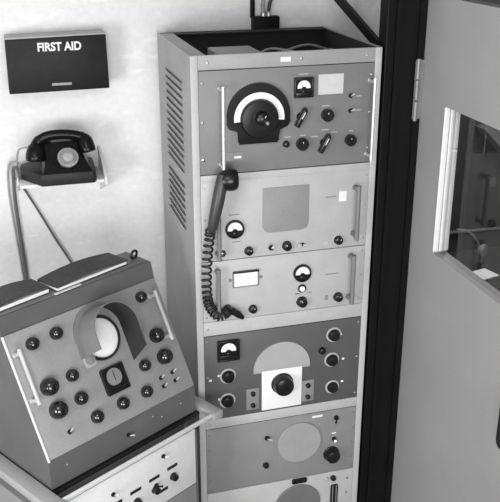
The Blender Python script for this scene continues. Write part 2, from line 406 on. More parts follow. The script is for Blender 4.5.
o = obj('top_flange', bm, M['rackside'], rack); o['label'] = 'flange round the open top'
o = obj('inner_tray', box(bmn(), None, .0052, RW-.0052, .006, RD-.006, H-.072, H-.068), M['rackin'], rack)
bm = box(bmn(), None, .085, .205, .03, .165, H-.0678, H-.006, .004)
o = obj('transformer_case', bm, M['mid2'], rack); o['label'] = 'grey case inside the open rack top'
for P in ([(.23, .16, H-.03), (.28, .19, H-.022), (.36, .14, H-.03), (.44, .15, H-.025), (.47, .24, H-.05)], [(.22, .12, H-.05), (.30, .17, H-.03), (.40, .23, H-.022), (.49, .26, H-.05)]):
    o = obj('cable', tube(bmn(), smooth_path(P), .0035, 8), M['cord2'], rack); o['label'] = 'pale cable inside the rack top'
obj('connector', lathe(bmn(), Fr((.455, .17, H-.045), (0, 1, 0), (0, 0, 1), (1, 0, 0)), 0, 0, [(.009, 0), (.009, .03), (.005, .034)], 14), M['steel'], rack)
for a, b, w, h in ((.253, -.0193, .028, .012),):
    o = obj('name_plate', box(bmn(), RK, a-w/2, a+w/2, b-h/2, b+h/2, .003, .0045), M['label'], rack); o['label'] = 'small white plate on the top strip'
for a, b in ((.297, -.0188), (.045, -.019), (.482, -.019)): screw(Fr((0, -.003, H), (1, 0, 0), (0, 0, 1), (0, -1, 0)), a, b, rack)
for b0, b1, a in ((-.7945, -.7515, 2), (-1.1085, -1.0765, 2), (-1.829, -1.5650, 3)):
    obj('blank_panel', box(bmn(), RK, .0198, .5052, b0, b1, 0, .003, .001), M['strip'] if a == 2 else M['mid2'], rack)
    for aa in (.032, .497):
        screw(Fr((0, -.002, H), (1, 0, 0), (0, 0, 1), (0, -1, 0)), aa, (b0+b1)/2, rack, .003)
bm = box(bmn(), None, .004, RW-.004, .004, RD-.004, 0, .03); obj('plinth', bm, M['rackin'], rack)

def unit(name, label, cat, b0, b1, m, depth=.30, pname='front_panel'):
    t = thing(name, label, cat, (.2645, .1, H+b0))
    obj(pname, box(bmn(), RK, .0200, .5050, b0+.0006, b1-.0006, 0, .0042, .0012), m, t)
    obj('chassis', box(bmn(), RK, .040, .489, b0+.006, min(b1-.006, -.078), -depth, -.001), M['matte'], t)
    return t
F = Fr((0, -.0042, H), (1, 0, 0), (0, 0, 1), (0, -1, 0))       # on the face of the unit panels
def K(a, b, r, t, h=None, **k):                                # knobs were sighted at mid height: slide back along the line of sight
    h = h or r*1.1; return knob(F, a-.35*h*.5, b+(.352-b)/2.13*h*.5, r, t, h, **k)

# --- first unit: receiver with the arched dial
u = unit('radio_receiver', 'mid grey receiver with a big black arched tuning dial, topmost in the rack', 'radio receiver', -.3139, -.0388, M['mid'])
cx, cz = .179, -.162
ol = [(cx+.052, -.236), (cx+.056, -.228), (cx+.056, -.199), (cx+.080, -.194), (cx+.085, -.186)] + arc(cx, cz, .0865, -12, 192, 40) + [(cx-.085, -.186), (cx-.080, -.194), (cx-.056, -.199), (cx-.056, -.228), (cx-.052, -.236)]
e = obj('dial_escutcheon', prism(bmn(), F, ol, 0, .010, .003), M['black'], u)
e['label'] = 'black arched dial surround'
cx2, cz2 = .1795, -.168
ol = arc(cx2, cz2, .0690, -6, 186, 36) + arc(cx2, cz2, .0525, 186, -6, 36)
g = obj('scale', prism(bmn(), F, ol, .0095, .0112), M['dial'], e); g['label'] = 'white half-round scale'
bm = bmn()
for k in range(31):
    t = math.radians(2+176*k/30); r0, r1 = (.055, .058) if k % 5 else (.055, .060)
    ca, sa = math.cos(t), math.sin(t); w = .0004
    prism(bm, F, [(cx2+ca*r0+sa*w, cz2+sa*r0-ca*w), (cx2+ca*r1+sa*w, cz2+sa*r1-ca*w), (cx2+ca*r1-sa*w, cz2+sa*r1+ca*w), (cx2+ca*r0-sa*w, cz2+sa*r0+ca*w)], .0111, .0115)
obj('graduations', bm, M['mid2'], g)
bm = lathe(bmn(), F, cx2, cz2, [(.0515, .0095), (.0515, .018), (.049, .022), (.030, .024), (.026, .024)], 44)
obj('dial_drum', bm, M['black'], e)
knob(F, cx2+.002, cz2+.004, .021, e, .045, ang=60)
obj('highlight_stud', lathe(bmn(), F, cx2+.010, cz2-.004, [(.005, .044), (.0052, .052), (.003, .055)], 16), M['chrome'], e)['label'] = 'bright stud standing in for the knob highlight'  # added stud takes the place of the highlight on the tuning knob
square_meter(F, .3030, -.0945, .053, u)
o = obj('card', box(bmn(), F, .3475, .4145, -.1150, -.0652, 0, .0016), M['cardm'], u); o['label'] = 'white calibration card'
obj('card_frame', box(bmn(), F, .3455, .4165, -.1170, -.0632, 0, .0009), M['alum'], u)
pointer_knob(F, .2955, -.172, .056, .0080, 62, u)
pointer_knob(F, .3645, -.248, .056, .0080, 62, u)
K(.3748, -.1745, .0165, u, dome=False); K(.3051, -.2496, .0165, u, dome=False); K(.4449, -.2488, .0155, u, dome=False)
K(.2594, -.2462, .0095, u, .012, mark=False)
toggle(F, .4385, -.1245, u, .9, 80); toggle(F, .4395, -.1655, u, .9, 60)
d_handle(F, .0755, -.086, -.288, u, r=.0042); d_handle(F, .4925, -.086, -.290, u, r=.0042)
label_plate(F, .114, -.268, .046, .022, u, 'mid2'); label_plate(F, .1225, -.2705, .020, .006, u, 'label', .0011)
for a, b, w in ((.303, -.060, .026), (.369, -.148, .022), (.369, -.213, .020), (.305, -.224, .016), (.338, -.230, .020), (.395, -.2215, .018), (.445, -.2215, .012), (.262, -.226, .018), (.462, -.1265, .016), (.463, -.165, .012)):
    label_plate(F, a, b, w, .0028, u, 'ring')
panel_screws(F, .0290, .4965, (-.070, -.172, -.2725), u)
screw(F, .0292, -.2723, u, .0045, 'chrome')

# --- second unit: pale panel with the loudspeaker
u = unit('transmitter', 'pale grey unit with a square speaker cloth, second from the top of the rack', 'transmitter', -.5640, -.3145, M['light'])
obj('trim_strip', box(bmn(), F, .0205, .5045, -.3350, -.3155, -.001, .0018, .0006), M['strip'], u)
o = obj('speaker_grille', prism(bmn(), F, [(.1925, -.3640), (.3265, -.3640), (.3275, -.476), (.322, -.4895), (.308, -.4950), (.212, -.4950), (.199, -.4895), (.1925, -.476)], 0, .0025, .0006), M['grille'], u)
o['label'] = 'grey square speaker grille'
round_meter(F, .1125, -.4735, .0268, u)
bm = lathe(bmn(), F, .0770, -.5420, [(.0095, 0), (.0095, .004), (.006, .005), (.0045, .002)], 22); j = obj('jack_socket', bm, M['matte'], u)
obj('jack_ring', lathe(bmn(), F, .0770, -.5420, [(.0045, .0022), (.0042, .006), (.003, .0065)], 16), M['steel'], j)
K(.1552, -.5455, .0130, u, ang=50); K(.2671, -.5429, .0145, u, ang=120)
toggle(F, .2180, -.5400, u, 1.2, 100); lathe_o = obj('toggle_plate', box(bmn(), F, .207, .229, -.552, -.528, 0, .0012), M['ring'], u)
K(.3030, -.5439, .0075, u, .010, mark=False, mt=M['ring']); toggle(F, .3120, -.5405, u, .7, 20)
K(.4215, -.5416, .0140, u, ang=40, ring=.0165)
label_plate(F, .4285, -.4080, .022, .030, u); label_plate(F, .3930, -.4068, .030, .0022, u, 'mid')
label_plate(F, .382, -.545, .016, .013, u, 'strip')
d_handle(F, .4640, -.385, -.522, u, 'handle', .030, .0066); d_handle(F, .0620, -.440, -.540, u, 'handle', .030, .0056)
panel_screws(F, .0290, .4965, (-.352, -.44, -.540), u, .003)
label_plate(F, .112, -.432, .030, .0022, u, 'mid'); label_plate(F, .118, -.512, .024, .0022, u, 'mid2')

# --- third unit
u = unit('control_unit', 'pale unit with a white window and round meter, third from the rack top', 'control unit', -.7507, -.5645, M['light'])
fr = obj('window_frame', prism(bmn(), F, [(.1055, -.6500), (.1815, -.6500), (.1815, -.6000), (.1055, -.6000)], 0, .005, .0012), M['handle'], u)
o = obj('window_card', box(bmn(), F, .1095, .1775, -.6460, -.6055, .0045, .0058), M['dial'], fr); o['label'] = 'white window strip'
obj('window_hood', box(bmn(), F, .1055, .1815, -.6055, -.6005, .0045, .009, .001), M['matte'], fr)
for a in (.0985, .1885): screw(F, a, -.626, u, .005, 'handle')
round_meter(F, .3125, -.6290, .0270, u)
bm = lathe(bmn(), F, .3130, -.6775, [(.0125, 0), (.0125, .004), (.0095, .006), (.009, .004)], 22); j = obj('lamp_bezel', bm, M['black'], u)
o = obj('lamp_lens', lathe(bmn(), F, .3130, -.6780, [(.0085, .004), (.0075, .008), (.003, .010)], 18), M['dial'], j); o['label'] = 'white indicator lens'
obj('knob_plate', box(bmn(), F, .288, .342, -.742, -.700, 0, .0010), M['ring'], u)
K(.3162, -.7245, .0165, u, ang=120); K(.1670, -.7269, .0130, u, ang=60); K(.4288, -.7232, .0145, u, ang=60)
label_plate(F, .3895, -.7170, .020, .026, u, 'ring'); label_plate(F, .3895, -.7170, .010, .016, u, 'mid2', .0011)
label_plate(F, .405, -.643, .040, .0024, u, 'mid'); label_plate(F, .300, -.694, .012, .0022, u, 'matte'); label_plate(F, .338, -.694, .012, .0022, u, 'mid')
d_handle(F, .4590, -.592, -.722, u, 'handle', .030, .0066); d_handle(F, .0600, -.592, -.700, u, 'handle', .024, .0056)
panel_screws(F, .0290, .4965, (-.580, -.655, -.735), u, .003)

# --- fourth unit: dark panel with half disc and white square plate
u = unit('tuning_unit', 'dark grey rack unit with a pale half disc above a white square knob plate', 'tuning unit', -1.0750, -.7955, M['dark'])
square_meter(F, .0905, -.8455, .066, u)
for a, b, r in ((.0918, -.9373, .0205), (.0894, -1.0208, .0205), (.4210, -.8483, .0200), (.4178, -.9333, .0200), (.4230, -1.0290, .0190)):
    K(a, b, r, u, r*.75, ring=r*1.2, ang=135, mark=False)
K(.3841, -.8954, .0115, u, ang=90, mark=False)
ol = arc(.2555, -.932, .0885, 4, 176, 40)
e = obj('half_disc', prism(bmn(), F, [(.3440, -.9385)] + ol + [(.1670, -.9385)], 0, .004, .0012), M['disc'], u); e['label'] = 'pale half-round dial cover'
screw(F, .252, -.928, u, .003, 'mid')
p = obj('knob_plate', box(bmn(), F, .1930, .3190, -1.0680, -.9335, 0, .0042, .0008), M['white'], u); p['label'] = 'white square plate behind the tuning knob'
knob(Fr((0, -.0080, H), (1, 0, 0), (0, 0, 1), (0, -1, 0)), .2560, -.982, .0345, p, .034, ang=130, mark=False)
for a, b in ((.1650, -1.0240), (.3395, -1.0240)):
    s = obj('switch_plate', box(bmn(), F, a-.020, a+.020, b-.036, b+.036, 0, .0025, .0008), M['mid2'], u)
    for q in (-1, 1):
        obj('button', lathe(bmn(), F, a, b+q*.020, [(.0075, .002), (.007, .010), (.004, .012)], 16), M['black'], s)
for a, b in ((.062, -.928), (.062, -1.008), (.452, -.931), (.452, -1.010), (.441, -.845), (.036, -.94)):
    label_plate(F, a, b, .008, .0065, u)
panel_screws(F, .0290, .4965, (-.812, -.93, -1.058), u, .003)

# --- fifth unit
u = unit('speaker_unit', 'grey unit with a large faint disc, fifth from the top of the rack', 'speaker unit', -1.3418, -1.1092, M['mid2'])
bm = lathe(bmn(), F, .3165, -1.2060, [(.0715, 0), (.0715, .005), (.070, .007), (.066, .0072), (.02, .0060)], 48)
o = obj('disc', bm, M['disc2'], u); o['label'] = 'large flat disc'
toggle(F, .2105, -1.1710, u, 1.1, 35); K(.2097, -1.2745, .0100, u, ang=90, mark=False)
K(.4309, -1.2813, .0265, u, ang=120, mark=False)
toggle(F, .4335, -1.2170, u, 1.1, 120); toggle(F, .4380, -1.1385, u, 1.2, 185, 'black')
label_plate(F, .3750, -1.1230, .034, .007, u); label_plate(F, .4330, -1.1950, .014, .0045, u)
for a in (.0290, .4965):
    for b in (-1.130, -1.185, -1.24, -1.295, -1.330): screw(F, a, b, u, .0032, 'handle')

# --- sixth unit, cut by the frame's foot
u = unit('power_unit', 'pale unit with a dark grey disc and black slot, lowest seen in the rack', 'power unit', -1.5640, -1.3424, M['light'])
o = obj('slot', prism(bmn(), F, rrect(.2955, .3460, -1.3625, -1.3440, .005), 0, .004, .001), M['black'], u); o['label'] = 'black oblong slot'
bm = lathe(bmn(), F, .3165, -1.4450, [(.0770, 0), (.0770, .004), (.075, .0055), (.02, .0050)], 48)
o = obj('disc', bm, M['disc3'], u); o['label'] = 'dark grey disc'
o = obj('slot', prism(bmn(), F, rrect(.4290, .4540, -1.5100, -1.3930, .005), 0, .004, .001), M['black'], u); o['label'] = 'black upright slot'
for a in (.4355, .4475): obj('slot_bar', box(bmn(), F, a-.0015, a+.0015, -1.508, -1.395, .0035, .0055), M['mid'], u)
K(.4378, -1.3705, .0095, u, .012, mark=False); K(.4130, -1.3690, .0090, u, .008, mark=False, mt=M['ring'])
for b in (-1.3773, -1.4334, -1.49, -1.545):
    for a in (.0335, .4850): screw(F, a, b, u, .0045, 'handle')

# --- handset hanging on the left of the rack, with its coiled cord
t = thing('radio_handset', 'black handset hanging at the left of the pale rack panels', 'handset', (.065, -.03, H-.36))
hk = obj('hook', tube(bmn(), smooth_path([(.075, -.003, H-.292), (.075, -.022, H-.295), (.073, -.034, H-.305), (.078, -.042, H-.318)]), .0045, 8), M['handle'], t)
E_ = Fr((.066, -.047, H-.318), (0, .95, .31), (0, -.31, .95), (1, 0, 0))
obj('earpiece', lathe(bmn(), E_, 0, 0, [(.021, -.002), (.027, .006), (.030, .022), (.030, .034), (.026, .041), (.012, .043)], 32), M['black'], t)
bm = bmn()
path = smooth_path([(.071, -.049, H-.302), (.064, -.052, H-.330), (.056, -.055, H-.365), (.047, -.055, H-.405), (.040, -.052, H-.440), (.038, -.048, H-.456)], 5)
n = len(path); tube(bm, path, [.011+.006*math.sin(PI*min(1, .25+k/(n-1)*.75)) for k in range(n)], 16)
obj('grip', bm, M['hand'], t)
cn = smooth_path([(.038, -.046, H-.448), (.036, -.034, H-.47), (.030, -.027, H-.53), (.026, -.026, H-.60), (.027, -.026, H-.66), (.036, -.026, H-.695), (.058, -.025, H-.722), (.082, -.023, H-.718), (.092, -.020, H-.712)], 40)
pts = []; turns = 27; prev = Vector((1, 0, 0)); m = len(cn)
for k, p in enumerate(cn):
    tg = (cn[min(k+1, m-1)]-cn[max(k-1, 0)]).normalized(); prev = (prev-tg*prev.dot(tg)).normalized(); y = tg.cross(prev)
    f = k/(m-1); r = .0125*min(1, 12*f, 9*(1-f)); ph = 2*PI*turns*f
    pts.append(p+(prev*math.cos(ph)+y*math.sin(ph))*r)
o = obj('coiled_cord', tube(bmn(), smooth_path(pts, 2), .0031, 7), M['coil'], t); o['label'] = 'black coiled cord'
bm = tube(bmn(), [(.090, -.004, H-.712), (.090, -.012, H-.712), (.092, -.03, H-.712)], [.013, .013, .010], 16)
tube(bm, [(.100, -.018, H-.715), (.118, -.022, H-.728), (.132, -.018, H-.742)], [.010, .010, .006], 12)
obj('plug', bm, M['black'], t)

# ------------------------------------------------------------------ sloping console on its desk pedestal
OX, OY, YAW = -.4461, -.3453, .54109
CW, ZB, ZT, RUN = .484, H-.8942, H-.6064, .1523
U = Vector((math.cos(YAW), math.sin(YAW), 0)); V = Vector((-math.sin(YAW), math.cos(YAW), 0)); O = Vector((OX, OY, 0))
D = (V*RUN+Vector((0, 0, ZT-ZB))); LF = D.length; D.normalize(); N = U.cross(D)
FC = Fr(O+Vector((0, 0, ZB)), U, D, N)                        # the sloping face
FL = Fr(O, U, V, (0, 0, 1))                                   # desk axes: across, back, up
FV = Fr(O, U, (0, 0, 1), -V)                                  # upright fronts: across, up, outwards
def profile(bm, prof, u0, u1):                                # prof in (back, height), extruded across
    return prism(bm, Fr(O, V, (0, 0, 1), U), prof, u0, u1, 0)
mid = FL.at(.24, .2)
ZS = H-.974                                                   # underside of the console's skirt
ZL = H-.969                                                   # top of the desk's raised edges
ped = thing('desk_pedestal', 'grey desk pedestal with raised edges and a pale switch panel under the sloping console', 'desk', (mid.x, mid.y, 0), YAW)
obj('cabinet', box(bmn(), FL, -.030, .4449, -.001, .48, 0, H-.9945, .002), M['cbody'], ped)
bm = box(bmn(), FL, -.030, -.005, -.047, -.0012, 0, H-.9945, .001); box(bm, FL, .438, .4449, -.047, -.0012, 0, H-.9945, .001)
obj('cheeks', bm, M['cbody'], ped)
bm = bmn()                                                    # louvres on its left flank
for k in range(20):
    z = H-1.05-.026*k
    v = [bm.verts.new(FL.at(*p)) for p in ((-.0295, .03, z+.012), (-.0295, .42, z+.012), (-.040, .414, z-.002), (-.040, .036, z-.002), (-.0295, .03, z-.003), (-.0295, .42, z-.003))]
    bm.faces.new((v[0], v[1], v[2], v[3])); bm.faces.new((v[3], v[2], v[5], v[4])); bm.faces.new((v[0], v[3], v[4])); bm.faces.new((v[1], v[5], v[2]))
obj('louvres', bm, M['mid2'], ped)
obj('desk_top', box(bmn(), FL, -.004, .500, -.001, .48, H-.994, H-.984, .001), M['matte'], ped)
obj('side_rail', box(bmn(), FL, -.046, -.0045, -.074, .48, H-.994, ZL, .003), M['rail'], ped)
obj('side_rail', box(bmn(), FL, .5005, .536, -.060, .48, H-.994, ZL, .003), M['rail'], ped)
obj('front_lip', box(bmn(), FL, -.0043, .5003, -.054, -.046, H-.983, ZL, .003, 3), M['edge'], ped)
sp = obj('switch_panel', box(bmn(), FV, -.004, .437, H-1.170, H-.990, .044, .047, .001), M['lowp'], ped); sp['label'] = 'pale panel with a row of switches'
obj('blank_panel', box(bmn(), FV, -.004, .437, H-1.60, H-1.173, .044, .047, .001), M['mid2'], ped)
FV2 = Fr(O-V*.047+Vector((0, 0, H)), U, (0, 0, 1), -V)
for a, b in ((.349, -1.068), (.284, -1.071), (.219, -1.075), (.312, -1.125), (.155, -1.078)):
    obj('marker_strip', box(bmn(), FV2, a-.018, a+.018, b-.0045, b+.0045, 0, .0016), M['matte'], sp)
def lift(F, a, b, r, par, h, **k): return knob(F, a-.1*h, b+.3*h, r, par, h, **k)
lift(FV2, .352, -1.105, .0115, sp, .016, mark=False); lift(FV2, .286, -1.112, .0115, sp, .016, mark=False)
lift(FV2, .222, -1.116, .0125, sp, .016, mark=False); lift(FV2, .155, -1.12, .0115, sp, .016, mark=False)
toggle(FV2, .2885, -1.097, sp, 1.1, 80, 'black')
toggle(FV2, .318, -1.0135+.012-.016, sp, .9, 50); toggle(FV2, .146, -1.044, sp, .9, 50)

con = thing('sloping_console', 'grey sloping-front console with a hooded round screen and many black knobs', 'console', (mid.x, mid.y, H-.984), YAW)
bm = bmn()
zt2 = ZT+.043
profile(bm, [(0, ZS), (0, ZB-.001), (RUN, ZT), (RUN+.010, zt2-.004), (RUN+.014, zt2), (.270, zt2), (.270, ZS)], 0, CW)
obj('case', bm, M['cbody'], con)
obj('plinth', box(bmn(), FL, .02, CW-.02, .02, .25, H-.9839, ZS+.0005), M['matte'], con)
obj('face_panel', prism(bmn(), FC, [(.003, .004), (CW-.003, .004), (CW-.003, LF-.002), (.003, LF-.002)], -.001, .005, .0012), M['cface'], con)['label'] = 'lighter grey sloping control panel'
bm = box(bmn(), FC, -.0015, .0022, .0, LF-.002, -.003, .0062, .001)
obj('edge_strip', bm, M['edge'], con)['label'] = 'bright worn edge strip'
obj('lid', box(bmn(), FL, .006, CW-.006, RUN+.020, .262, zt2-.001, zt2+.003, .001), M['ctop'], con)
# lifting ring near the back corner
c0 = FL.at(.466, .212, zt2+.001)
obj('lifting_ring', tube(bmn(), [c0+Vector((0, 0, .0125))+(U*.95+V*.3)*(.014*math.cos(t))+Vector((0, 0, .0105*math.sin(t))) for t in [2*PI*k/20 for k in range(20)]], .0035, 8, True), M['black'], con)['label'] = 'black ring on the console lid'
F5 = Fr(FC.at(0, 0, .005), U, D, N)
def KC(a, b, r, h=None, par=con, **k):
    h = h or r*1.45; return knob(F5, a-.626*(h*.5+.005), b+.127*h*.5, r, par, h, mark=False, flute=False, mt=M['gloss'], **k)
for a, b, r in ((.0752, .2805, .0165), (.1454, .2824, .0165), (.4228, .2864, .0155), (.0788, .1671, .0225), (.0795, .1060, .0225), (.1458, .1693, .0160), (.1472, .1079, .0170), (.1711, .0475, .0165), (.2548, .0487, .0165), (.3349, .0476, .0160), (.3578, .1130, .0160), (.4285, .1733, .0205), (.4291, .1114, .0215)):
    KC(a, b, r)
toggle(F5, .0765, .0460, con, .85, 75)
for a in (.3835, .4255):
    for b in (.064, .040): toggle(F5, a, b, con, .8, 70)
for a0, a1 in ((.0040, .0040), (.4450, .4450)):
    d_handle(F5, a0+.010, .2720, .1540, con, 'strip', .030, .0054) if a0 < .1 else d_handle(F5, .4445, .2800, .1620, con, 'strip', .030, .0054)
square_meter(F5, .2465, .1165, .070, con, True)
# cathode-ray tube: dark rim, white face, arched hood, hood flange
sx_, sy_ = .2585, .231
sc = obj('screen_rim', lathe(bmn(), F5, sx_-.008, sy_-.002, [(.0585, 0), (.0585, .006), (.0560, .010), (.0525, .010), (.0515, .004), (.02, .004)], 48), M['black'], con)
o = obj('screen', lathe(bmn(), F5, sx_-.008, sy_-.002, [(.0515, .0042), (.045, .0062), (.030, .0076), (.012, .0082)], 48), M['tube'], sc); o['label'] = 'white round screen'
R = .0670
def hood_pt(s, f, r):                                          # s 0..1 from the left foot over the top to the right foot; f 0..1 outwards
    lb, rb = -.046+.012*f, -.104+.034*f                        # feet, measured from the screen's centre
    la = abs(lb); ra = abs(rb); tot = la+PI*r+ra; d = s*tot
    if d < la: x, y = -r, lb+d
    elif d < la+PI*r: t = PI-(d-la)/r; x, y = r*math.cos(t), r*math.sin(t)
    else: x, y = r, -(d-la-PI*r)
    return FC.at(sx_+x, sy_+y+.012, .006+.082*f)
bm = bmn(); ns, nf = 48, 6
for r, mi in ((R, 0), (R-.0022, 1)):
    g = [[bm.verts.new(hood_pt(i/ns, j/nf, r)) for j in range(nf+1)] for i in range(ns+1)]
    for i in range(ns):
        for j in range(nf): bm.faces.new((g[i][j], g[i+1][j], g[i+1][j+1], g[i][j+1])).material_index = mi
    if mi == 0: go = g
    else:
        for i in range(ns):
            bm.faces.new((go[i][nf], go[i+1][nf], g[i+1][nf], g[i][nf])); bm.faces.new((go[i][0], go[i+1][0], g[i+1][0], g[i][0]))
        for j in range(nf):
            bm.faces.new((go[0][j], go[0][j+1], g[0][j+1], g[0][j])); bm.faces.new((go[ns][j], go[ns][j+1], g[ns][j+1], g[ns][j]))
hd = obj('hood', bm, [M['hoodout'], M['hoodin']], con); hd['label'] = 'arched viewing hood, dark inside'
cy_ = sy_+.012
ol = [(sx_-.080, cy_-.046)] + [(sx_-.067, cy_-.046)] + arc(sx_, cy_, .067, 180, 20, 30) + arc(sx_, cy_, .080, 20, 180, 30)
obj('hood_flange', prism(bmn(), F5, ol, 0, .003, 0), M['hoodout'], hd)
for t in (195, 158, 120, 75): screw(F5, sx_+.0735*math.cos(math.radians(t)), cy_+.0735*math.sin(math.radians(t))+.003, hd, .0035, 'chrome')
kb = lathe(bmn(), F5, .1995, .1895, [(.0135, 0), (.0135, .006), (.0125, .010), (.006, .011)], 24)
o = obj('focus_knob', kb, M['mid2'], con); o['label'] = 'grey knob at the foot of the hood'
obj('focus_plate', prism(bmn(), F5, rrect(.1815, .2155, .170, .2065, .006), 0, .0015), M['strip'], con)
toggle(Fr(O+Vector((0, 0, 0)), U, (0, 0, 1), -V), .243, H-.934, con, .85, 30)
for a, b in ((.05, -.925), (.43, -.925), (.33, -.92), (.36, -.935)): screw(Fr(O+Vector((0, 0, H)), U, (0, 0, 1), -V), a, b, con, .0028)

# ------------------------------------------------------------------ log books lying on the console lid
def logbook(label, u, v, w, d, h, rot, lift=0., group=None, tilt=0.):
    p = FL.at(u, v, zt2+.003); t = thing('log_book', label, 'book', p, YAW+rot)
    Fb = Fr(p, (math.cos(YAW+rot), math.sin(YAW+rot), 0), (-math.sin(YAW+rot), math.cos(YAW+rot), 0), (0, 0, 1))
    obj('pages', box(bmn(), Fb, -w/2+.004, w/2-.004, -d/2+.003, d/2-.003, .002, h-.002), M['page'], t)['label'] = 'white page edges'
    bm = box(bmn(), Fb, -w/2, w/2, -d/2, d/2, 0, .0025)
    n = 10; top = []                                            # the cover bulges a little
    for k in range(n+1):
        f = k/n; z = h+.010*math.sin(PI*f)
        top.append([bm.verts.new(Fb.at(-w/2+w*f, y, z+q)) for q in (0, .003) for y in (-d/2, d/2)])
    for a, b in zip(top, top[1:]):
        bm.faces.new((a[2], a[3], b[3], b[2])); bm.faces.new((a[0], b[0], b[1], a[1])); bm.faces.new((a[0], a[2], b[2], b[0])); bm.faces.new((a[1], b[1], b[3], a[3]))
    bm.faces.new((top[0][0], top[0][1], top[0][3], top[0][2])); bm.faces.new((top[-1][0], top[-1][2], top[-1][3], top[-1][1]))
    box(bm, Fb, -w/2, w/2, d/2-.0025, d/2, .001, h+.001)
    obj('cover', bm, M['book'], t); return t
logbook('dark covered book with white pages showing, lying at the middle of the console lid', .302, .222, .24, .082, .011, .04)
logbook('dark covered book lying at the left end of the console lid', .088, .224, .165, .080, .013, .04)
Fp = Fr(FL.at(.185, .168, zt2+.003), U*math.cos(.1)+V*math.sin(.1), V*math.cos(.1)-U*math.sin(.1), (0, 0, 1))
o = obj('paper_sheet', prism(bmn(), Fp, [(-.012, .0), (.070, -.004), (.072, .010), (-.012, .009)], 0, .0012), M['page'], org=FL.at(.21, .175, zt2+.003))
tag(o, 'small white paper lying between the two books on the console lid', 'paper')

# ------------------------------------------------------------------ first aid box
t = thing('first_aid_box', 'black first aid box with white lettering hung high on the white wall', 'first aid box', (-.292, YW, H-.175))
t.rotation_euler = (0, math.radians(0), 0)
x0, x1, z0, z1, yb = -.436, -.146, H-.160, H-.003, YW-.085
yf = yb
FA = Fr((0, yf, 0), (1, 0, 0), (0, 0, 1), (0, -1, 0))
S = .9655                                                       # nearer than the wall by the box's depth, so a little smaller
def nr(x, z): return (-.460+(x+.460)*S+.0005, H+.352+(z-H-.352)*S-.0070-.02*(x+.29)*-.35)
p = [nr(x0-.005, z0), nr(x1, z0+.001), nr(x1-.002, z1+.0035), nr(x0-.003, z1)]
obj('case', prism(bmn(), FA, p, -.085, -.012, .002), M['aid'], t)
cx = sum(a for a, b in p)/4; cz = sum(b for a, b in p)/4
obj('lid', prism(bmn(), FA, p, -.011, 0, .0025), M['aid'], t)['label'] = 'black front of the box'
pt = [p[3], p[2]]
bm = bmn(); q = [(p[3][0], p[3][1]+.0006), (p[2][0], p[2][1]+.0006), (p[2][0], p[2][1]+.0045), (p[3][0], p[3][1]+.0045)]
prism(bm, FA, q, -.084, -.004, .001); obj('top_strip', bm, M['aidtop'], t)['label'] = 'pale top of the box'
def text_mesh(name, s, F, a, b, w, h, m, par, off=.012):
    cu = bpy.data.curves.new(name, 'FONT'); cu.body = s; cu.align_x = 'CENTER'; cu.align_y = 'CENTER'; cu.extrude = .01; cu.offset = off
    ob = bpy.data.objects.new(name, cu); C.objects.link(ob)
    dg = bpy.context.evaluated_depsgraph_get(); me = bpy.data.meshes.new_from_object(ob.evaluated_get(dg))
    bpy.data.objects.remove(ob); bm = bmesh.new(); bm.from_mesh(me); bpy.data.meshes.remove(me)
    xs = [v.co.x for v in bm.verts]; ys = [v.co.y for v in bm.verts]
    for v in bm.verts:
        v.co = Vector((a+((v.co.x-min(xs))/(max(xs)-min(xs))-.5)*w, b+((v.co.y-min(ys))/(max(ys)-min(ys))-.5)*h, .0012 if v.co.z > 0 else .0002))
    bmesh.ops.transform(bm, matrix=F.m, verts=bm.verts); return obj(name, bm, m, par, sm=False)
a, b = nr(-.2855, H-.0275)
o = text_mesh('lettering', 'FIRST AID', FA, a, b, .122, .025, M['letter'], t, .035); o['label'] = 'white words FIRST AID'
a, b = nr(-.287, H-.138)
o = obj('maker_plate', box(bmn(), FA, a-.028, a+.028, b-.0035, b+.0035, 0, .001), M['cord2'], t); o['label'] = 'small pale plate'

# ------------------------------------------------------------------ telephone on its wall shelf
zs = H-.405
t = thing('phone_shelf', 'white wall shelf with side brackets under the black telephone', 'shelf', (-.31, YW, zs-.02))
obj('board', box(bmn(), None, -.440, -.196, .335, YW-.0005, zs-.010, zs-.0002, .002), M['brk'], t)
bm = prism(bmn(), Fr((0, 0, 0), (0, 1, 0), (0, 0, 1), (1, 0, 0)), [(.315, zs-.011), (YW-.001, zs-.075), (YW-.001, zs+.064), (.43, zs+.064), (.315, zs+.012)], -.196, -.190)
obj('bracket', bm, M['brk'], t)
bm = prism(bmn(), Fr((0, 0, 0), (0, 1, 0), (0, 0, 1), (1, 0, 0)), [(.38, zs-.011), (YW-.001, zs-.06), (YW-.001, zs+.02), (.38, zs+.01)], -.446, -.442)
obj('bracket', bm, M['brk'], t)
ph = thing('telephone', 'black dial telephone standing on the wall shelf', 'telephone', (-.30, .375, zs))
ol = [(-.378, .306), (-.228, .306), (-.220, .318), (-.216, .455), (-.400, .465), (-.430, .440), (-.434, .400)]
obj('base', prism(bmn(), Fr((0, 0, zs), (1, 0, 0), (0, 1, 0), (0, 0, 1)), ol, 0, .036, .003), M['telbase'], ph)
bm = bmn(); rings = []                                          # body: square foot that rises and narrows to the cradle
for z, xa, xb, ya, yb_, in ((.0365, -.374, -.228, .306, .448), (.046, -.369, -.234, .312, .446), (.060, -.362, -.243, .326, .443), (.078, -.362, -.252, .343, .438), (.096, -.364, -.257, .358, .432), (.108, -.364, -.256, .366, .428), (.113, -.358, -.261, .372, .422)):
    rings.append([bm.verts.new((x, y, zs+z)) for x, y in rrect(xa, xb, ya, yb_, .014, 4)])
for r0, r1 in zip(rings, rings[1:]):
    n = len(r0)
    for k in range(n): bm.faces.new((r0[k], r0[(k+1) % n], r1[(k+1) % n], r1[k]))
bm.faces.new(rings[0][::-1]); bm.faces.new(rings[-1])
obj('body', bm, M['ebon'], ph)
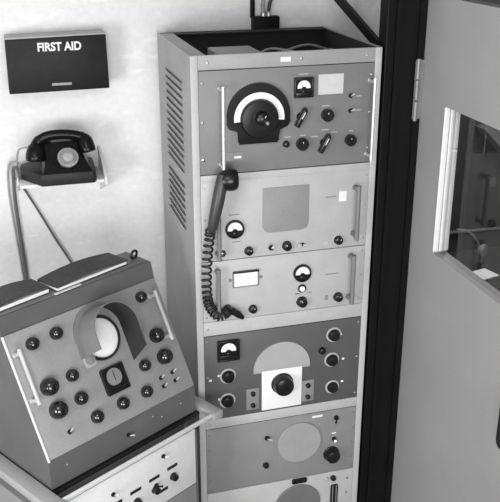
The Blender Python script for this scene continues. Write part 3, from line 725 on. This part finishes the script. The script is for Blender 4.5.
nn = Vector((.02, -.80, .60)).normalized(); ea = Vector((1, 0, 0)); eb = nn.cross(ea).normalized()
FDl = Fr((-.302, .330, zs+.074), ea, eb, nn)
FDs = Fr((-.297, .330, zs+.075), ea*.82, eb*.82, nn*.82)
dl = obj('dial', lathe(bmn(), FDs, 0, 0, [(.038, -.020), (.040, -.004), (.040, .004), (.037, .006), (.036, .003), (.01, .003)], 40), M['black'], ph)
obj('number_ring', lathe(bmn(), FDs, 0, 0, [(.036, .0028), (.036, .0038), (.020, .0038)], 36), M['ring'], dl)['label'] = 'pale number ring'
bm = bmn(); n = 40                                              # finger wheel with ten holes
lathe(bm, FDs, 0, 0, [(.0335, .005), (.0335, .0065), (.0315, .007), (.0315, .005)], 40)
for k in range(10):
    t_ = math.radians(70+28*k); lathe(bm, FDs, .0265*math.cos(t_), .0265*math.sin(t_), [(.0062, .0038), (.0062, .0070), (.0046, .0070), (.0046, .0038)], 12)
obj('finger_wheel', bm, M['disc'], dl)
obj('dial_centre', lathe(bmn(), FDs, 0, 0, [(.0175, .0038), (.0175, .0072), (.015, .008), (.004, .0082)], 28), M['disc'], dl)['label'] = 'pale dial centre'
for x in (-.345, -.268):
    for y in (.385, .413): obj('cradle_prong', box(bmn(), None, x-.006, x+.006, y-.004, y+.004, zs+.108, zs+.120, .002), M['ebon'], ph)
hs = obj('handset', tube(bmn(), smooth_path([(-.382, .380, zs+.104), (-.372, .380, zs+.119), (-.348, .381, zs+.130), (-.315, .381, zs+.133), (-.280, .381, zs+.130), (-.252, .380, zs+.122), (-.241, .380, zs+.112)], 6), [.017]*3+[.016]*4+[.0145]*23+[.016]*4+[.017]*3, 18), M['ebon'], ph)
for x, y, z, r, tl in ((-.384, .372, zs+.103, .028, -.2), (-.241, .374, zs+.119, .024, .25)):
    nn = Vector((tl*.6, -.35, -1)).normalized(); ea = Vector((0, 1, 0)).cross(nn).normalized(); eb = nn.cross(ea)
    obj('cap', lathe(bmn(), Fr((x, y, z), ea, eb, nn), 0, 0, [(r*.45, -.010), (r*.8, 0), (r*.92, .012), (r, .026), (r, .036), (r*.9, .042), (r*.4, .043)], 30), M['ebon'], hs)
yc = YW-.008
def cord(label, P, r, m, kind='cord'):
    if kind == 'cord':
        o = obj(kind, tube(bmn(), smooth_path(P), r, 8), M[m], ph); o['label'] = label; return o
    o = obj(kind, tube(bmn(), smooth_path(P), r, 8), M[m], org=P[0]); return tag(o, label, 'cable')
cord('thick dark cord hanging from the telephone shelf straight down the wall', [(-.440, yc-.06, zs+.030), (-.452, yc-.02, zs+.02), (-.456, yc, zs-.03), (-.457, yc, zs-.10), (-.452, yc, zs-.24), (-.448, yc, zs-.37), (-.446, yc, zs-.62)], .0052, 'cord')
cord('pale cord hanging close on the left of the thick dark cord below the telephone', [(-.436, yc-.05, zs+.045), (-.458, yc-.02, zs+.040), (-.470, yc, zs+.0), (-.472, yc, zs-.08), (-.465, yc, zs-.22), (-.456, yc+.001, zs-.40), (-.456, yc+.001, zs-.62)], .0034, 'cord2')
cord('thin cord slanting from the telephone shelf down to the right behind the console', [(-.446, yc-.012, zs-.014), (-.438, yc, zs-.03), (-.390, yc, zs-.13), (-.345, yc, zs-.23), (-.302, yc, zs-.318), (-.22, yc, zs-.50)], .0034, 'cord')
cord('thin cord curving from the telephone handset down to the left of the shelf', [(-.410, .385, zs+.100), (-.432, .40, zs+.09), (-.440, .42, zs+.05), (-.440, .44, zs+.022)], .0028, 'cord2')

# ------------------------------------------------------------------ cables on the wall above the rack
t = thing('terminal_box', 'black terminal box with an upright conduit on the wall above the rack', 'terminal box', (.34, YW, H-.03))
obj('case', box(bmn(), None, .300, .384, YW-.033, YW-.0005, H-.10, H+.034, .003), M['frame'], t)
obj('conduit', tube(bmn(), [(.302, YW-.012, H+.03), (.302, YW-.012, 2.62)], .0075, 12), M['frame'], t)
for x in (.335, .352): obj('gland', lathe(bmn(), Fr((x, YW-.017, H+.034), (1, 0, 0), (0, 1, 0), (0, 0, 1)), 0, 0, [(.009, -.001), (.009, .010), (.006, .014)], 12), M['steel'], t)
cord('pale cable rising from the terminal box above the rack', [(.335, YW-.017, H+.045), (.333, YW-.016, H+.07), (.336, YW-.014, H+.12), (.337, YW-.010, 2.60)], .006, 'cord2', 'wall_cable')
cord('black cable slanting up from the terminal box above the rack', [(.352, YW-.017, H+.045), (.356, YW-.017, H+.07), (.372, YW-.016, H+.12), (.39, YW-.012, H+.2), (.40, YW-.010, 2.60)], .0055, 'coil', 'wall_cable')

# ------------------------------------------------------------------ light: daylight from the window on the left, a ceiling lamp, added fills in front and beyond the door, soft ambient
def area(name, loc, tgt, sx, sy, e):
    l = bpy.data.lights.new(name, 'AREA'); l.shape = 'RECTANGLE'; l.size = sx; l.size_y = sy; l.energy = e
    o = bpy.data.objects.new(name, l); C.objects.link(o); o.location = loc
    o.rotation_euler = (Vector(tgt)-Vector(loc)).to_track_quat('-Z', 'Y').to_euler(); return o
area('window_light', (-2.24, -1.95, 1.25), (-.2, .2, 1.15), 1.05, .95, 33)
area('far_fill', (1.5, .7, 2.5), (1.6, 1.2, 0), .4, .4, 14)  # added fill to lift the far compartment, no lamp is seen there
area('front_fill', (-.35, -3.4, 1.45), (-.25, .2, 1.15), 1.6, 1.3, 46)  # added fill from behind the camera, softens shadows on wall and rack
area('ceiling_light', (-.75, -1.5, 2.56), (-.75, -1.3, 0), .7, .7, 8)
w = bpy.data.worlds.new('world'); bpy.context.scene.world = w; w.use_nodes = True
w.node_tree.nodes['Background'].inputs[0].default_value = (1, 1, 1, 1); w.node_tree.nodes['Background'].inputs[1].default_value = .2

# ------------------------------------------------------------------ camera
cam = bpy.data.cameras.new('camera'); co = bpy.data.objects.new('camera', cam); C.objects.link(co)
co.location = (-.4604, -2.1292, H+.3517)
co.rotation_euler = (math.radians(90-22.0375), 0, math.radians(-16.1977))
cam.sensor_fit = 'HORIZONTAL'; cam.sensor_width = 36; cam.lens = 36*855.52/500; cam.clip_start = .05
sc_ = bpy.context.scene; sc_.camera = co
vs = sc_.view_settings; vs.view_transform = 'Standard'; vs.look = 'None'; vs.gamma = 1; vs.use_curve_mapping = False; vs.exposure = .68
